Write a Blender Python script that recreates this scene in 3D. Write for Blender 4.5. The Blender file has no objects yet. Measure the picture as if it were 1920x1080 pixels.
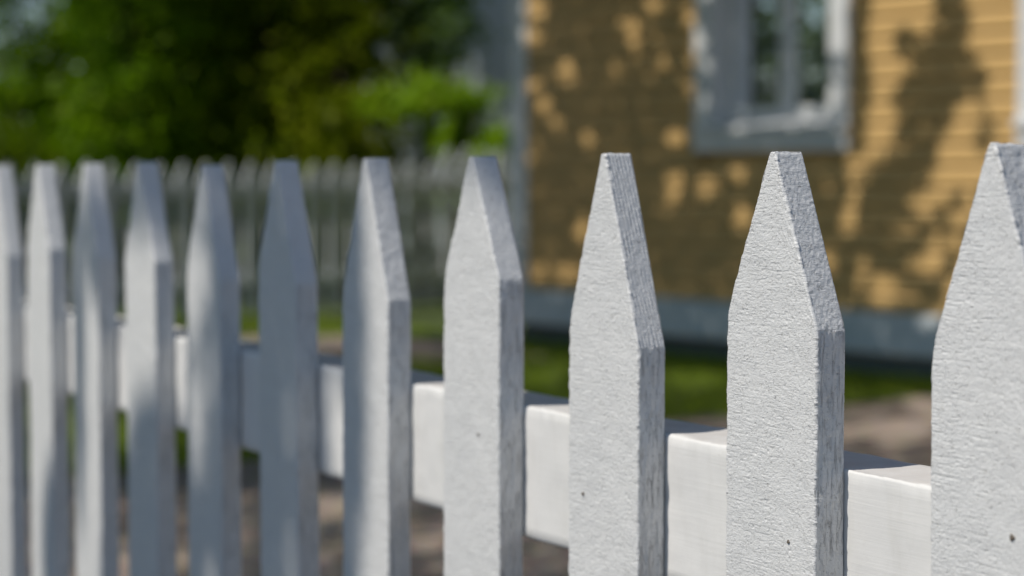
import bpy, math, random
import numpy as np
from mathutils import Vector

random.seed(7)
S = bpy.context.scene
COL = S.collection
R = math.radians

# ------------------------------------------------------------------ camera
FPX = 3700.0
cam_d = bpy.data.cameras.new("camera")
cam = bpy.data.objects.new("camera", cam_d)
COL.objects.link(cam)
S.camera = cam
CAMZ = 1.0
cam.location = (0, 0, CAMZ)
PITCH = math.atan(209.0 / FPX)
cam.rotation_euler = (math.pi / 2 - PITCH, 0, 0)
cam_d.sensor_width = 36.0
cam_d.lens = FPX / 1920 * 36.0
cam_d.clip_start = 0.05
cam_d.clip_end = 2000
cam_d.dof.use_dof = True
cam_d.dof.focus_distance = 1.26
cam_d.dof.aperture_fstop = 5.0
cam_d.dof.aperture_blades = 0

# ------------------------------------------------------------------ sun and sky
EL = R(54)
LH = Vector((0.916, 0.401)).normalized()          # horizontal travel of the light
LD = Vector((LH.x * math.cos(EL), LH.y * math.cos(EL), -math.sin(EL)))
w = bpy.data.worlds.new("World")
S.world = w
w.use_nodes = True
nt = w.node_tree
bg = nt.nodes["Background"]
sky = nt.nodes.new("ShaderNodeTexSky")
sky.sky_type = 'NISHITA'
sky.sun_disc = False
sky.sun_elevation = EL
sky.sun_rotation = math.atan2(-LH.x, -LH.y)
sky.air_density = 1.0
sky.dust_density = 0.2
sky.ozone_density = 2.2
nt.links.new(sky.outputs[0], bg.inputs[0])
bg.inputs[1].default_value = 0.075
sun_d = bpy.data.lights.new("sun", 'SUN')
sun_d.energy = 4.1
sun_d.angle = R(0.53)
sun_d.color = (1.0, 0.94, 0.85)
sun = bpy.data.objects.new("sun", sun_d)
COL.objects.link(sun)
sun.rotation_euler = LD.to_track_quat('-Z', 'Y').to_euler()
S.view_settings.view_transform = 'Standard'
S.view_settings.look = 'None'
S.view_settings.gamma = 1
S.view_settings.exposure = -0.12
S.render.engine = 'CYCLES'
S.cycles.max_bounces = 6

# ------------------------------------------------------------------ helpers
def link(o, parent=None):
    COL.objects.link(o)
    if parent is not None:
        o.parent = parent
    return o

def obj(name, verts, faces, mat, parent=None, smooth=False, loc=None):
    me = bpy.data.meshes.new(name)
    me.from_pydata([tuple(v) for v in verts], [], [tuple(f) for f in faces])
    me.update()
    if smooth:
        me.polygons.foreach_set('use_smooth', [True] * len(me.polygons))
    me.materials.append(mat)
    o = bpy.data.objects.new(name, me)
    if loc is not None:
        o.location = loc
    return link(o, parent)

def fast_obj(name, V, F, mat, parent=None, smooth=False):
    """V (n,3) array, F (m,k) array of equal sized faces."""
    V = np.asarray(V, dtype=np.float32); F = np.asarray(F, dtype=np.int32)
    k = F.shape[1]
    me = bpy.data.meshes.new(name)
    me.vertices.add(len(V)); me.vertices.foreach_set('co', V.ravel())
    me.loops.add(F.size); me.loops.foreach_set('vertex_index', F.ravel())
    me.polygons.add(len(F))
    me.polygons.foreach_set('loop_start', np.arange(0, F.size, k, dtype=np.int32))
    me.polygons.foreach_set('loop_total', np.full(len(F), k, dtype=np.int32))
    me.update(calc_edges=True)
    me.validate()
    me.polygons.foreach_set('use_smooth', [smooth] * len(me.polygons))
    me.materials.append(mat)
    o = bpy.data.objects.new(name, me)
    return link(o, parent)

def thing(name, label, cat, loc=(0, 0, 0), group=None):
    o = bpy.data.objects.new(name, None)
    o.empty_display_size = 0.1
    o.location = loc
    o['label'] = label; o['category'] = cat
    if group: o['group'] = group
    return link(o)

def struct(o):
    o['kind'] = 'structure'
    return o

# ---- value noise in numpy
def _h(ix, iy, seed):
    n = (ix.astype(np.int64) * 374761393 + iy.astype(np.int64) * 668265263 + seed * 1274126177) & 0xffffffff
    n = ((n ^ (n >> 13)) * 1274126177) & 0xffffffff
    n = (n ^ (n >> 16)) & 0xffffff
    return n / float(0xffffff) * 2 - 1

def vnoise(x, y, seed=0):
    x = np.asarray(x, dtype=float); y = np.asarray(y, dtype=float)
    ix = np.floor(x); iy = np.floor(y)
    fx = x - ix; fy = y - iy
    fx = fx * fx * (3 - 2 * fx); fy = fy * fy * (3 - 2 * fy)
    a = _h(ix, iy, seed); b = _h(ix + 1, iy, seed); c = _h(ix, iy + 1, seed); d = _h(ix + 1, iy + 1, seed)
    return (a * (1 - fx) + b * fx) * (1 - fy) + (c * (1 - fx) + d * fx) * fy

# ------------------------------------------------------------------ materials
def new_mat(name):
    m = bpy.data.materials.new(name)
    m.use_nodes = True
    t = m.node_tree
    b = t.nodes["Principled BSDF"]
    return m, t, b

def nd(t, typ, **kw):
    n = t.nodes.new(typ)
    for k, v in kw.items():
        if k in n.inputs: n.inputs[k].default_value = v
        else: setattr(n, k, v)
    return n

def mix_rgb(t, fac, a, b, blend='MIX'):
    n = t.nodes.new('ShaderNodeMix'); n.data_type = 'RGBA'; n.blend_type = blend
    for sock, v in ((n.inputs['Factor'], fac), (n.inputs['A'], a), (n.inputs['B'], b)):
        pass
    def put(sock, v):
        if hasattr(v, 'links') or hasattr(v, 'is_output'): t.links.new(v, sock)
        else: sock.default_value = v
    put(n.inputs[0], fac); put(n.inputs[6], a); put(n.inputs[7], b)
    return n.outputs[2]

def math_n(t, op, a, b=None, clamp=False):
    n = t.nodes.new('ShaderNodeMath'); n.operation = op; n.use_clamp = clamp
    for i, v in enumerate((a, b)):
        if v is None: continue
        if hasattr(v, 'is_output'): t.links.new(v, n.inputs[i])
        else: n.inputs[i].default_value = v
    return n.outputs[0]

def noise(t, vec, scale, detail=3, rough=0.55, dist=0.0):
    n = nd(t, 'ShaderNodeTexNoise', Scale=scale, Detail=detail, Roughness=rough, Distortion=dist)
    if vec is not None: t.links.new(vec, n.inputs['Vector'])
    return n.outputs['Fac']

def ramp(t, fac, stops):
    n = t.nodes.new('ShaderNodeValToRGB')
    e = n.color_ramp.elements
    while len(e) < len(stops): e.new(0.5)
    for i, (p, c) in enumerate(stops):
        e[i].position = p; e[i].color = c if len(c) == 4 else (*c, 1)
    t.links.new(fac, n.inputs[0])
    return n.outputs[0]

def mapping(t, vec, scale, rot=(0, 0, 0)):
    n = t.nodes.new('ShaderNodeMapping')
    n.inputs['Scale'].default_value = scale; n.inputs['Rotation'].default_value = rot
    t.links.new(vec, n.inputs['Vector'])
    return n.outputs[0]

def bump(t, b, h, strength, dist, prev=None):
    n = t.nodes.new('ShaderNodeBump')
    n.inputs['Strength'].default_value = strength; n.inputs['Distance'].default_value = dist
    t.links.new(h, n.inputs['Height'])
    if prev is not None: t.links.new(prev, n.inputs['Normal'])
    t.links.new(n.outputs[0], b.inputs['Normal'])
    return n.outputs[0]

TH_ = math.atan(2140.0 / FPX)
def mat_rough_paint():
    m, t, b = new_mat("rough sawn white paint")
    co = t.nodes.new('ShaderNodeTexCoord').outputs['Object']
    n1 = noise(t, co, 620, 4, 0.7)
    n2 = noise(t, mapping(t, co, (190, 190, 780)), 1.0, 3, 0.6, 0.6)
    n3 = noise(t, co, 9, 3, 0.6)
    pits = ramp(t, noise(t, co, 420, 3, 0.6, 0.8), [(0.29, (0, 0, 0)), (0.37, (1, 1, 1))])
    h = math_n(t, 'ADD', math_n(t, 'MULTIPLY', n1, 0.8), math_n(t, 'MULTIPLY', n2, 0.8))
    h = math_n(t, 'ADD', h, math_n(t, 'MULTIPLY', pits, 0.7))
    # the narrow edges of the boards show upright grain
    g = t.nodes.new('ShaderNodeNewGeometry')
    dp = t.nodes.new('ShaderNodeVectorMath'); dp.operation = 'DOT_PRODUCT'
    t.links.new(g.outputs['True Normal'], dp.inputs[0]); dp.inputs[1].default_value = (math.sin(TH_), -math.cos(TH_), 0)
    side = ramp(t, dp.outputs['Value'], [(0.945, (0, 0, 0)), (0.975, (1, 1, 1))])
    gr = noise(t, mapping(t, co, (300, 300, 42)), 1.0, 5, 0.75, 0.9)
    grd = ramp(t, gr, [(0.33, (1, 1, 1)), (0.47, (0, 0, 0))])
    h = math_n(t, 'SUBTRACT', h, math_n(t, 'MULTIPLY', math_n(t, 'MULTIPLY', grd, side), 0.9))
    c = mix_rgb(t, n3, (0.80, 0.80, 0.795, 1), (0.70, 0.71, 0.715, 1))
    grime = ramp(t, noise(t, co, 330, 4, 0.75, 0.6), [(0.335, (1, 1, 1)), (0.40, (0, 0, 0))])
    c = mix_rgb(t, math_n(t, 'MULTIPLY', grime, 0.62), c, (0.34, 0.33, 0.31, 1))
    patch = ramp(t, noise(t, co, 22, 3, 0.6), [(0.45, (0, 0, 0)), (0.62, (1, 1, 1))])
    sg = math_n(t, 'MULTIPLY', math_n(t, 'MULTIPLY', grd, side), math_n(t, 'ADD', math_n(t, 'MULTIPLY', patch, 0.4), 0.08))
    c = mix_rgb(t, sg, c, (0.24, 0.22, 0.19, 1))
    # bare wood showing through in a few chips
    chip = ramp(t, noise(t, co, 75, 5, 0.75, 0.4), [(0.215, (1, 1, 1)), (0.245, (0, 0, 0))])
    c = mix_rgb(t, math_n(t, 'MULTIPLY', chip, 0.75), c, (0.15, 0.095, 0.055, 1))
    t.links.new(c, b.inputs['Base Color'])
    b.inputs['Roughness'].default_value = 0.38
    b.inputs['Specular IOR Level'].default_value = 0.5
    mod = ramp(t, noise(t, co, 55, 3, 0.6), [(0.3, (.55, .55, .55)), (0.7, (1, 1, 1))])
    h = math_n(t, 'MULTIPLY', h, mod)
    bump(t, b, h, .9, 0.0009)
    return m

def mat_smooth_paint(name="brushed white paint", sc=1.0, col=(0.82, 0.815, 0.80, 1)):
    m, t, b = new_mat(name)
    co = t.nodes.new('ShaderNodeTexCoord').outputs['Object']
    n2 = noise(t, mapping(t, co, (9 * sc, 9 * sc, 330 * sc)), 1.0, 4, 0.6, 0.4)
    n1 = noise(t, co, 140 * sc, 3, 0.5)
    h = math_n(t, 'ADD', n2, math_n(t, 'MULTIPLY', n1, 0.5))
    n3 = noise(t, co, 7, 3, 0.6)
    c = mix_rgb(t, n3, col, tuple(x * 0.92 for x in col[:3]) + (1,))
    spec = ramp(t, noise(t, co, 120, 4, 0.7), [(0.24, (1, 1, 1)), (0.29, (0, 0, 0))])
    c = mix_rgb(t, math_n(t, 'MULTIPLY', spec, 0.4), c, (0.35, 0.33, 0.30, 1))
    t.links.new(c, b.inputs['Base Color'])
    gq = t.nodes.new('ShaderNodeNewGeometry'); sx = t.nodes.new('ShaderNodeSeparateXYZ')
    t.links.new(gq.outputs['Normal'], sx.inputs[0])
    upf = ramp(t, sx.outputs['Z'], [(0.85, (0, 0, 0)), (0.97, (1, 1, 1))])
    dn = ramp(t, noise(t, co, 35, 5, 0.7), [(0.3, (.25, .25, .25)), (0.7, (1, 1, 1))])
    c = mix_rgb(t, math_n(t, 'MULTIPLY', math_n(t, 'MULTIPLY', upf, dn), 0.38), c, (0.42, 0.35, 0.30, 1))
    crk = noise(t, mapping(t, co, (22 * sc, 22 * sc, 260 * sc)), 1.0, 5, 0.7, 1.2)
    crk = ramp(t, crk, [(0.255, (1, 1, 1)), (0.275, (0, 0, 0))])
    c = mix_rgb(t, math_n(t, 'MULTIPLY', crk, 0.45), c, (0.33, 0.31, 0.28, 1))
    dirt = ramp(t, noise(t, mapping(t, co, (40, 40, 12)), 1.0, 5, 0.7), [(0.5, (0, 0, 0)), (0.75, (1, 1, 1))])
    c = mix_rgb(t, math_n(t, 'MULTIPLY', dirt, 0.22), c, (0.50, 0.48, 0.43, 1))
    t.links.new(c, b.inputs['Base Color'])
    b.inputs['Roughness'].default_value = 0.5
    bump(t, b, h, 0.4, 0.0005)
    return m

def mat_plain(name, col, rough=0.6, var=0.15, sc=8, bmp=0.0):
    m, t, b = new_mat(name)
    co = t.nodes.new('ShaderNodeTexCoord').outputs['Object']
    n = noise(t, co, sc, 5, 0.6)
    c = mix_rgb(t, n, tuple(x * (1 - var) for x in col) + (1,), tuple(min(1, x * (1 + var)) for x in col) + (1,))
    t.links.new(c, b.inputs['Base Color'])
    b.inputs['Roughness'].default_value = rough
    if bmp: bump(t, b, noise(t, co, sc * 12, 4, 0.6), 0.5, bmp)
    return m

def mat_leaf(name, c1, c2, c3, trans=0.35):
    m = bpy.data.materials.new(name); m.use_nodes = True
    t = m.node_tree
    b = t.nodes["Principled BSDF"]
    out = t.nodes["Material Output"]
    g = t.nodes.new('ShaderNodeNewGeometry')
    rnd = g.outputs['Random Per Island']
    co = t.nodes.new('ShaderNodeTexCoord').outputs['Object']
    big = noise(t, co, 1.3, 3, 0.6)
    f = math_n(t, 'ADD', math_n(t, 'MULTIPLY', rnd, 0.5), math_n(t, 'MULTIPLY', big, 0.5))
    c = ramp(t, f, [(0.2, c1), (0.5, c2), (0.8, c3)])
    t.links.new(c, b.inputs['Base Color'])
    b.inputs['Roughness'].default_value = 0.5
    b.inputs['Specular IOR Level'].default_value = 0.12
    tr = t.nodes.new('ShaderNodeBsdfTranslucent')
    cc = mix_rgb(t, 1.0, c, (1.3, 1.5, 0.5, 1), 'MULTIPLY')
    t.links.new(cc, tr.inputs['Color'])
    ms = t.nodes.new('ShaderNodeMixShader'); ms.inputs[0].default_value = trans
    t.links.new(b.outputs[0], ms.inputs[1]); t.links.new(tr.outputs[0], ms.inputs[2])
    t.links.new(ms.outputs[0], out.inputs['Surface'])
    return m

def mat_bark(name, col):
    m, t, b = new_mat(name)
    co = t.nodes.new('ShaderNodeTexCoord').outputs['Object']
    n = noise(t, mapping(t, co, (30, 30, 5)), 1.0, 5, 0.65, 0.5)
    c = ramp(t, n, [(0.3, tuple(x * 0.5 for x in col)), (0.7, tuple(x * 1.3 for x in col))])
    t.links.new(c, b.inputs['Base Color'])
    b.inputs['Roughness'].default_value = 0.9
    bump(t, b, n, 0.8, 0.02)
    return m

def mat_gravel():
    m, t, b = new_mat("gravel")
    co = t.nodes.new('ShaderNodeTexCoord').outputs['Object']
    v = t.nodes.new('ShaderNodeTexVoronoi'); v.inputs['Scale'].default_value = 60
    t.links.new(co, v.inputs['Vector'])
    n = noise(t, co, 2.2, 5, 0.65)
    c = ramp(t, n, [(0.3, (0.20, 0.155, 0.125)), (0.55, (0.33, 0.27, 0.225)), (0.8, (0.42, 0.36, 0.31))])
    c = mix_rgb(t, 0.35, c, v.outputs['Color'], 'SOFT_LIGHT')
    t.links.new(c, b.inputs['Base Color'])
    b.inputs['Roughness'].default_value = 0.95
    bump(t, b, v.outputs['Distance'], 0.7, 0.01)
    return m

def mat_lawn():
    m, t, b = new_mat("lawn soil")
    co = t.nodes.new('ShaderNodeTexCoord').outputs['Object']
    n = noise(t, co, 5, 6, 0.7)
    c = ramp(t, n, [(0.3, (0.045, 0.06, 0.018)), (0.6, (0.08, 0.12, 0.022)), (0.85, (0.13, 0.12, 0.05))])
    t.links.new(c, b.inputs['Base Color'])
    b.inputs['Roughness'].default_value = 0.95
    bump(t, b, noise(t, co, 70, 4, 0.7), 0.8, 0.02)
    return m

def mat_siding():
    m, t, b = new_mat("ochre house paint")
    co = t.nodes.new('ShaderNodeTexCoord').outputs['Object']
    n = noise(t, co, 1.7, 5, 0.65)
    gr = noise(t, mapping(t, co, (4, 4, 150)), 1.0, 4, 0.6)
    c = mix_rgb(t, n, (0.70, 0.46, 0.185, 1), (0.58, 0.37, 0.135, 1))
    c = mix_rgb(t, math_n(t, 'MULTIPLY', gr, 0.3), c, (0.50, 0.30, 0.10, 1))
    t.links.new(c, b.inputs['Base Color'])
    b.inputs['Roughness'].default_value = 0.55
    bump(t, b, gr, 0.4, 0.003)
    return m

def mat_glass():
    m = bpy.data.materials.new("window glass"); m.use_nodes = True
    t = m.node_tree
    for n in list(t.nodes):
        if n.type != 'OUTPUT_MATERIAL': t.nodes.remove(n)
    out = [n for n in t.nodes][0]
    tr = t.nodes.new('ShaderNodeBsdfTransparent'); tr.inputs[0].default_value = (0.85, 0.9, 0.94, 1)
    gl = t.nodes.new('ShaderNodeBsdfGlossy'); gl.inputs['Roughness'].default_value = 0.02
    gl.inputs['Color'].default_value = (0.95, 0.97, 1, 1)
    fr = t.nodes.new('ShaderNodeFresnel'); fr.inputs[0].default_value = 1.55
    f = math_n(t, 'ADD', math_n(t, 'MULTIPLY', fr.outputs[0], .9), 0.01, True)
    ms = t.nodes.new('ShaderNodeMixShader')
    t.links.new(f, ms.inputs[0]); t.links.new(tr.outputs[0], ms.inputs[1]); t.links.new(gl.outputs[0], ms.inputs[2])
    t.links.new(ms.outputs[0], out.inputs['Surface'])
    return m

M_ROUGH = mat_rough_paint()
M_RAIL = mat_smooth_paint()
M_FARP = mat_plain("old white fence paint", (0.74, 0.77, 0.80), 0.7, 0.18, 3, 0.002)
M_TRIM = mat_plain("white trim paint", (0.74, 0.75, 0.76), 0.5, 0.06, 5, 0.001)
M_SKIRT = mat_plain("pale blue grey base board", (0.62, 0.67, 0.70), 0.6, 0.14, 4, 0.002)
M_PLINTH = mat_plain("dark stone plinth", (0.15, 0.17, 0.17), 0.9, 0.35, 9, 0.01)
M_WPALE = mat_plain("pale wall paint", (0.78, 0.84, 0.88), 0.6, 0.08, 2, 0.002)
M_ROOF = mat_plain("clay roof tile", (0.32, 0.12, 0.07), 0.85, 0.3, 6, 0.01)
M_SIDING = mat_siding()
M_GLASS = mat_glass()
M_ROOM = mat_plain("dark room paint", (0.20, 0.23, 0.28), 0.9)
M_CURT = mat_plain("net curtain", (0.70, 0.78, 0.88), 0.9, 0.1)
M_NAIL = mat_plain("nail rust", (0.15, 0.125, 0.10), 0.6, 0.4, 900)
M_GRAVEL = mat_gravel()
M_LAWN = mat_lawn()
M_ASPH = mat_plain('street asphalt', (0.055, 0.055, 0.06), 0.9, .3, 20, .003)
M_BARK = mat_bark("brown bark", (0.11, 0.075, 0.055))
M_BARK2 = mat_bark("dark bark", (0.06, 0.038, 0.03))
L_MID = mat_leaf("mid green leaf", (0.06, 0.115, 0.004), (0.13, 0.23, 0.006), (0.25, 0.36, 0.01), .42)
L_DARK = mat_leaf("dark green leaf", (0.05, 0.08, 0.004), (0.11, 0.165, 0.005), (0.21, 0.26, 0.008), 0.4)
L_OLIVE = mat_leaf("olive leaf", (0.08, 0.10, 0.004), (0.16, 0.20, 0.006), (0.28, 0.31, 0.015), 0.4)
L_BRIGHT = mat_leaf("bright green leaf", (0.15, 0.25, 0.012), (0.26, 0.40, 0.02), (0.40, 0.52, 0.05), 0.42)
L_SAGE = mat_leaf("sage leaf", (0.12, 0.19, 0.07), (0.19, 0.29, 0.10), (0.30, 0.40, 0.16), 0.4)
M_BLADE = mat_leaf("grass blade", (0.14, 0.20, 0.02), (0.25, 0.33, 0.03), (0.40, 0.47, 0.08), 0.45)

# ------------------------------------------------------------------ ground
struct(obj('ground', [(-300, -300, 0), (300, -300, 0), (300, 500, 0), (-300, 500, 0)], [(0, 1, 2, 3)], M_ASPH))
_th = math.atan(2140.0 / FPX); _x0 = 19230 * math.cos(_th) / FPX * 0.2 + .05
def _yard(s, o): return (_x0 - math.sin(_th) * s + math.cos(_th) * o, math.cos(_th) * s + math.sin(_th) * o, .002)
struct(obj('gravel_yard', [_yard(-9, 0), _yard(-9, 14), _yard(22, 14), _yard(22, 0)], [(0, 1, 2, 3)], M_GRAVEL))
# lawn: beyond a line running from near left to far right
LP0 = Vector((-1.22, 6.65)); LP1 = Vector((1.64, 8.72))
ldir = (LP1 - LP0).normalized(); lnor = Vector((-ldir.y, ldir.x))
random.seed(3)
edge = []
for k in range(61):
    q = LP0 + ldir * (-9 + k * 0.32) + lnor * (random.uniform(-.05, .05))
    edge.append((q.x, q.y, 0.006))
far_pts = [(edge[-1][0] + 2, edge[-1][1] + 12, 0.006), (edge[-1][0] - 4, 46, .006), (-30, 46, 0.006), (-30, edge[0][1] - 1, 0.006)]
struct(obj('lawn', edge + far_pts, [tuple(range(len(edge) + 4))], M_LAWN))
pth = []
for k in range(13):
    yy = 10.4 + k * 0.2; pth.append((-1.3 + k * 0.05 + random.uniform(-.04, .04), yy, .010))
pr = [(x + 0.95, y, z) for (x, y, z) in reversed(pth)]
struct(obj('garden_path', [(-1.3, 10.6, .010), (-0.1, 10.35, .010), (0.25, 10.9, .010), (-.05, 11.9, .010), (-1.0, 12.3, .010), (-2.2, 12.2, .010), (-2.4, 11.4, .010)], [tuple(range(7))], M_GRAVEL))

def in_lawn(x, y):
    return (Vector((x, y)) - LP0).dot(lnor) > 0.0

def in_path(x, y):
    return -2.3 < x < 0.15 and 10.55 < y < 12.1 and (x + 0.1 + (y - 10.4) * .1) < 0.25 and (Vector((x, y)) - Vector((-1.0, 11.3))).length < 1.05

# house frame
HT = Vector((-0.648, 0.761)).normalized(); HN = Vector((-HT.y, HT.x)) # outward normal
HO = Vector((1.888, 9.84))
def W(a, o, h):
    p = HO + HT * a + HN * o
    return (p.x, p.y, h)
if HN.y > 0: HN = -HN
def grass():
    rng = np.random.default_rng(5)
    V = []; F = []
    n = 0
    pts = []
    while len(pts) < 42000:
        y = rng.uniform(6.0, 14.5); x = rng.uniform(-0.32 * y - .3, 0.32 * y + .5)
        if not in_lawn(x, y) or in_path(x, y): continue
        d = (Vector((x, y)) - HO).dot(HN)
        if d < 0.02: continue
        pts.append((x, y))
    P = np.array(pts); N = len(P)
    h = rng.uniform(.025, .065, N); a = rng.uniform(0, 6.283, N); wd = rng.uniform(.003, .006, N)
    lean = rng.uniform(.0, .035, N); la = rng.uniform(0, 6.283, N)
    z0 = np.full(N, .002)
    A = np.stack([P[:, 0] - np.cos(a) * wd, P[:, 1] - np.sin(a) * wd, z0], 1)
    B = np.stack([P[:, 0] + np.cos(a) * wd, P[:, 1] + np.sin(a) * wd, z0], 1)
    C = np.stack([P[:, 0] + np.cos(la) * lean, P[:, 1] + np.sin(la) * lean, h], 1)
    V = np.stack([A, B, C], 1).reshape(-1, 3)
    F = np.arange(3 * N).reshape(-1, 3)
    o = fast_obj('grass', V, F, M_BLADE)
    o['kind'] = 'stuff'; o['label'] = 'short green lawn grass between the gravel and the yellow house'; o['category'] = 'grass'
grass()

# ------------------------------------------------------------------ near fence
TH = math.atan(2140.0 / FPX)
D = Vector((-math.sin(TH), math.cos(TH)))       # along the fence, away from the camera
Pp = Vector((math.cos(TH), math.sin(TH)))       # through the fence, away from the camera
X0 = 19230 * math.cos(TH) / FPX * 0.2
SP = 0.2
def FN(s, o, z):                                # fence coordinates -> world
    p = Vector((X0, 0)) + D * s + Pp * o
    return (p.x, p.y, z)

def inv_h(px_y, zc):
    """height of an image row (1920x1080 pixels) at forward distance zc."""
    ang = PITCH + math.atan((px_y - 540) / FPX)
    return CAMZ - zc * math.tan(ang)

PW, PT = 0.0946, 0.0235
def picket_mesh(name, mat, parent, tip, sh_r, sh_l, seed, K, M, dz, zfine, zbot, org, ax, px, lean=0.0, amp=1.0, wid=PW, thick=PT):
    """One pointed board. org: 2D point of the front right edge, ax: along, px: through. tip/sh: heights."""
    rng = np.random.default_rng(seed)
    hs = [zbot]
    z = zbot
    while z < zfine - 0.03: z += 0.03; hs.append(z)
    z = zfine
    hs.append(z)
    while z < tip - dz: z += dz; hs.append(z)
    hs.append(tip)
    hs = np.array(sorted(set(np.round(hs, 5))))
    nr = len(hs)
    apex = wid * 0.5; rh = 0.0026
    # left/right limits per row (u: 0 = right (near) edge, wid = left edge)
    def softplus(x, k): return np.where(x > 6 * k, x, k * np.log1p(np.exp(np.clip(x / k, -30, 30))))
    def lim(h, sh, base, k, tipu):
        f = softplus(h - sh, k) / (tip - sh)
        return base + (tipu - base) * np.clip(f, 0, 1)
    ur = lim(hs, sh_r, 0.0, .0012, apex - rh); ul = lim(hs, sh_l, wid, .006, apex + rh)
    # soften the very tip
    tf_ = np.clip((hs - (tip - .0022)) / .0022, 0, 1) ** 2 * .0009
    ur = ur + tf_; ul = ul - tf_
    c = 0.0011
    # ring template: list of (side, frac)
    ring = []
    e = 0.02
    fr = np.linspace(0, 1, K + 1)
    sd = np.linspace(0, 1, M + 1)
    rows = []
    for j in range(nr):
        a0, a1 = ur[j], ul[j]
        cc = min(c, (a1 - a0) * .3)
        U = np.concatenate([a0 + cc + (a1 - a0 - 2 * cc) * fr, np.full(M + 1, a1), (a1 - cc) - (a1 - a0 - 2 * cc) * fr, np.full(M + 1, a0)])
        O = np.concatenate([np.zeros(K + 1), cc + (thick - 2 * cc) * sd, np.full(K + 1, thick), (thick - cc) - (thick - 2 * cc) * sd])
        rows.append(np.stack([U, O, np.full(len(U), hs[j])], 1))
    G = np.array(rows)                       # nr, n, 3
    n = G.shape[1]
    part = np.concatenate([np.zeros(K + 1), np.ones(M + 1), np.full(K + 1, 2), np.full(M + 1, 3)])
    NU = np.choose(part.astype(int), [0, 1, 0, -1]) * np.ones((nr, 1))
    NO = np.choose(part.astype(int), [-1, 0, 1, 0]) * np.ones((nr, 1))
    U, O, H = G[..., 0], G[..., 1], G[..., 2]
    so = seed * 17
    # face displacement (metres)
    front = (part[None, :] % 2 == 0)
    bev = (~front) & (H > (np.where(part[None, :] == 3, sh_r, sh_l)))
    side = (~front) & (~bev)
    mm = 1000.0
    u, o, h = U * mm, O * mm, H * mm
    # warped coordinates
    wv = vnoise(u / 14, h / 14, so + 9) * 1.6
    # rough sawn face: fibres torn across the board on the left, slanting on the right
    th_ = .10 + .75 * np.clip((38 - u) / 30 + vnoise(u / 20, h / 60, so + 13) * .5, 0, 1)
    ru = u * np.cos(th_) + h * np.sin(th_); rv = -u * np.sin(th_) * .6 + h * np.cos(th_)
    f_front = (vnoise(ru / 6.5, h / .9 + wv, so) * .05 + vnoise(u / 1.3 + h * .35, h / .9, so + 1) * .075
               + vnoise(u / 60, h / 6 + wv * .2, so + 14) * .06 + vnoise(u / 30, h / 50, so + 3) * .28)
    rg = np.clip(.85 + .4 * vnoise(u / 16, h / 40, so + 17) + .2 * vnoise(u / 5, h / 9, so + 18), .35, 1.3)
    f_front = f_front * rg
    # broken saw lines across the board
    lft = np.clip((u - 26) / 22 + vnoise(u / 12, h / 40, so + 19) * .5, 0.12, 1)
    rowf = h / 4.4 + vnoise(u / 35, h / 20, so + 22) * .35
    rid = np.floor(rowf); cen_ = .5 + .32 * _h(rid, rid * 0 + 5, so + 23)
    dist_ = (rowf - rid - cen_) * 4.4
    on = np.clip(vnoise(u / 5, rid * 3.7, so + 24) * 2.0 + .05 + .5 * vnoise(u / 30, h / 25, so + 35), 0, 1)
    f_front -= np.exp(-(dist_ / .42) ** 2) * on * lft * .33
    f_front += np.exp(-((dist_ - .9) / .6) ** 2) * on * lft * .12
    # slanting torn fibres, mostly toward the near edge
    a_ = .95; su = u * math.cos(a_) + h * math.sin(a_); sv = -u * math.sin(a_) + h * math.cos(a_)
    st = vnoise(su / 5.5, sv / .85, so + 25)
    rgt = np.clip((48 - u) / 26 + vnoise(u / 10, h / 30, so + 26) * .6, .10, 1)
    f_front += (np.where(st > .35, (st - .35) * .42, 0) - np.where(st < -.45, (-.45 - st) * .38, 0)) * rgt
    # upright brush ridges
    f_front += vnoise(u / 1.6, h / 45, so + 27) * .07 * np.clip(vnoise(u / 9, 0 * h, so + 28) * 2, 0, 1)
    pit = vnoise(u / 1.3, h / 1.0, so + 4); f_front -= np.where(pit > .74, (pit - .74) * 2.8, 0)
    fleck = vnoise(ru / 2.0 + 40, rv / 1.0, so + 5); f_front += np.where(fleck > .82, (fleck - .82) * 2.0, 0)
    dent = vnoise(u / 3.4, h / 2.6, so + 29); f_front -= np.where(dent > .86, (dent - .86) * 4.0, 0)
    if seed == 40:                              # a small knot
        kr = np.hypot((u - 31) / 4.0, (h - inv_h(600, FN(1.42, 0, 0)[1]) * mm) / 6.5)
        f_front += np.where(kr < 1.5, (np.sin(kr * 11) * .22 - .15) * np.clip(1.5 - kr, 0, 1), 0)
    f_side = (vnoise(o / 2.2 + vnoise(o / 6, h / 30, so + 12), h / 38, so + 6) * .38 + vnoise(o / 3, h / 6, so + 7) * .25 + vnoise(o / 8, h / 20, so + 8) * .3)
    kind = {39: 0, 40: 1, 41: 2}.get(seed, seed % 3)
    if kind == 0:                               # grain ridges running up the cut
        ph = (o * 2.1 + h * .12 + vnoise(o / 9, h / 22, so + 10) * 2.2)
        f_bev = np.sin(ph) * .20 * np.clip(.8 + vnoise(o / 5, h / 9, so + 34), .1, 1.3) + vnoise(o / 2, h / 3, so + 11) * .13
    elif kind == 1:                             # diagonal saw marks
        ph = (o * .9 + h * 1.25)
        f_bev = vnoise(ph / 1.5, (o - h) / 9, so + 10) * .16 + vnoise(o / 1.7, h / 1.7, so + 11) * .2
    else:
        f_bev = vnoise(o / 2.3, h / 3.0, so + 10) * .28 + vnoise(o / 7, h / 8, so + 11) * .3
    disp = np.where(front, f_front, np.where(bev, f_bev, f_side)) / mm * amp
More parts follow.
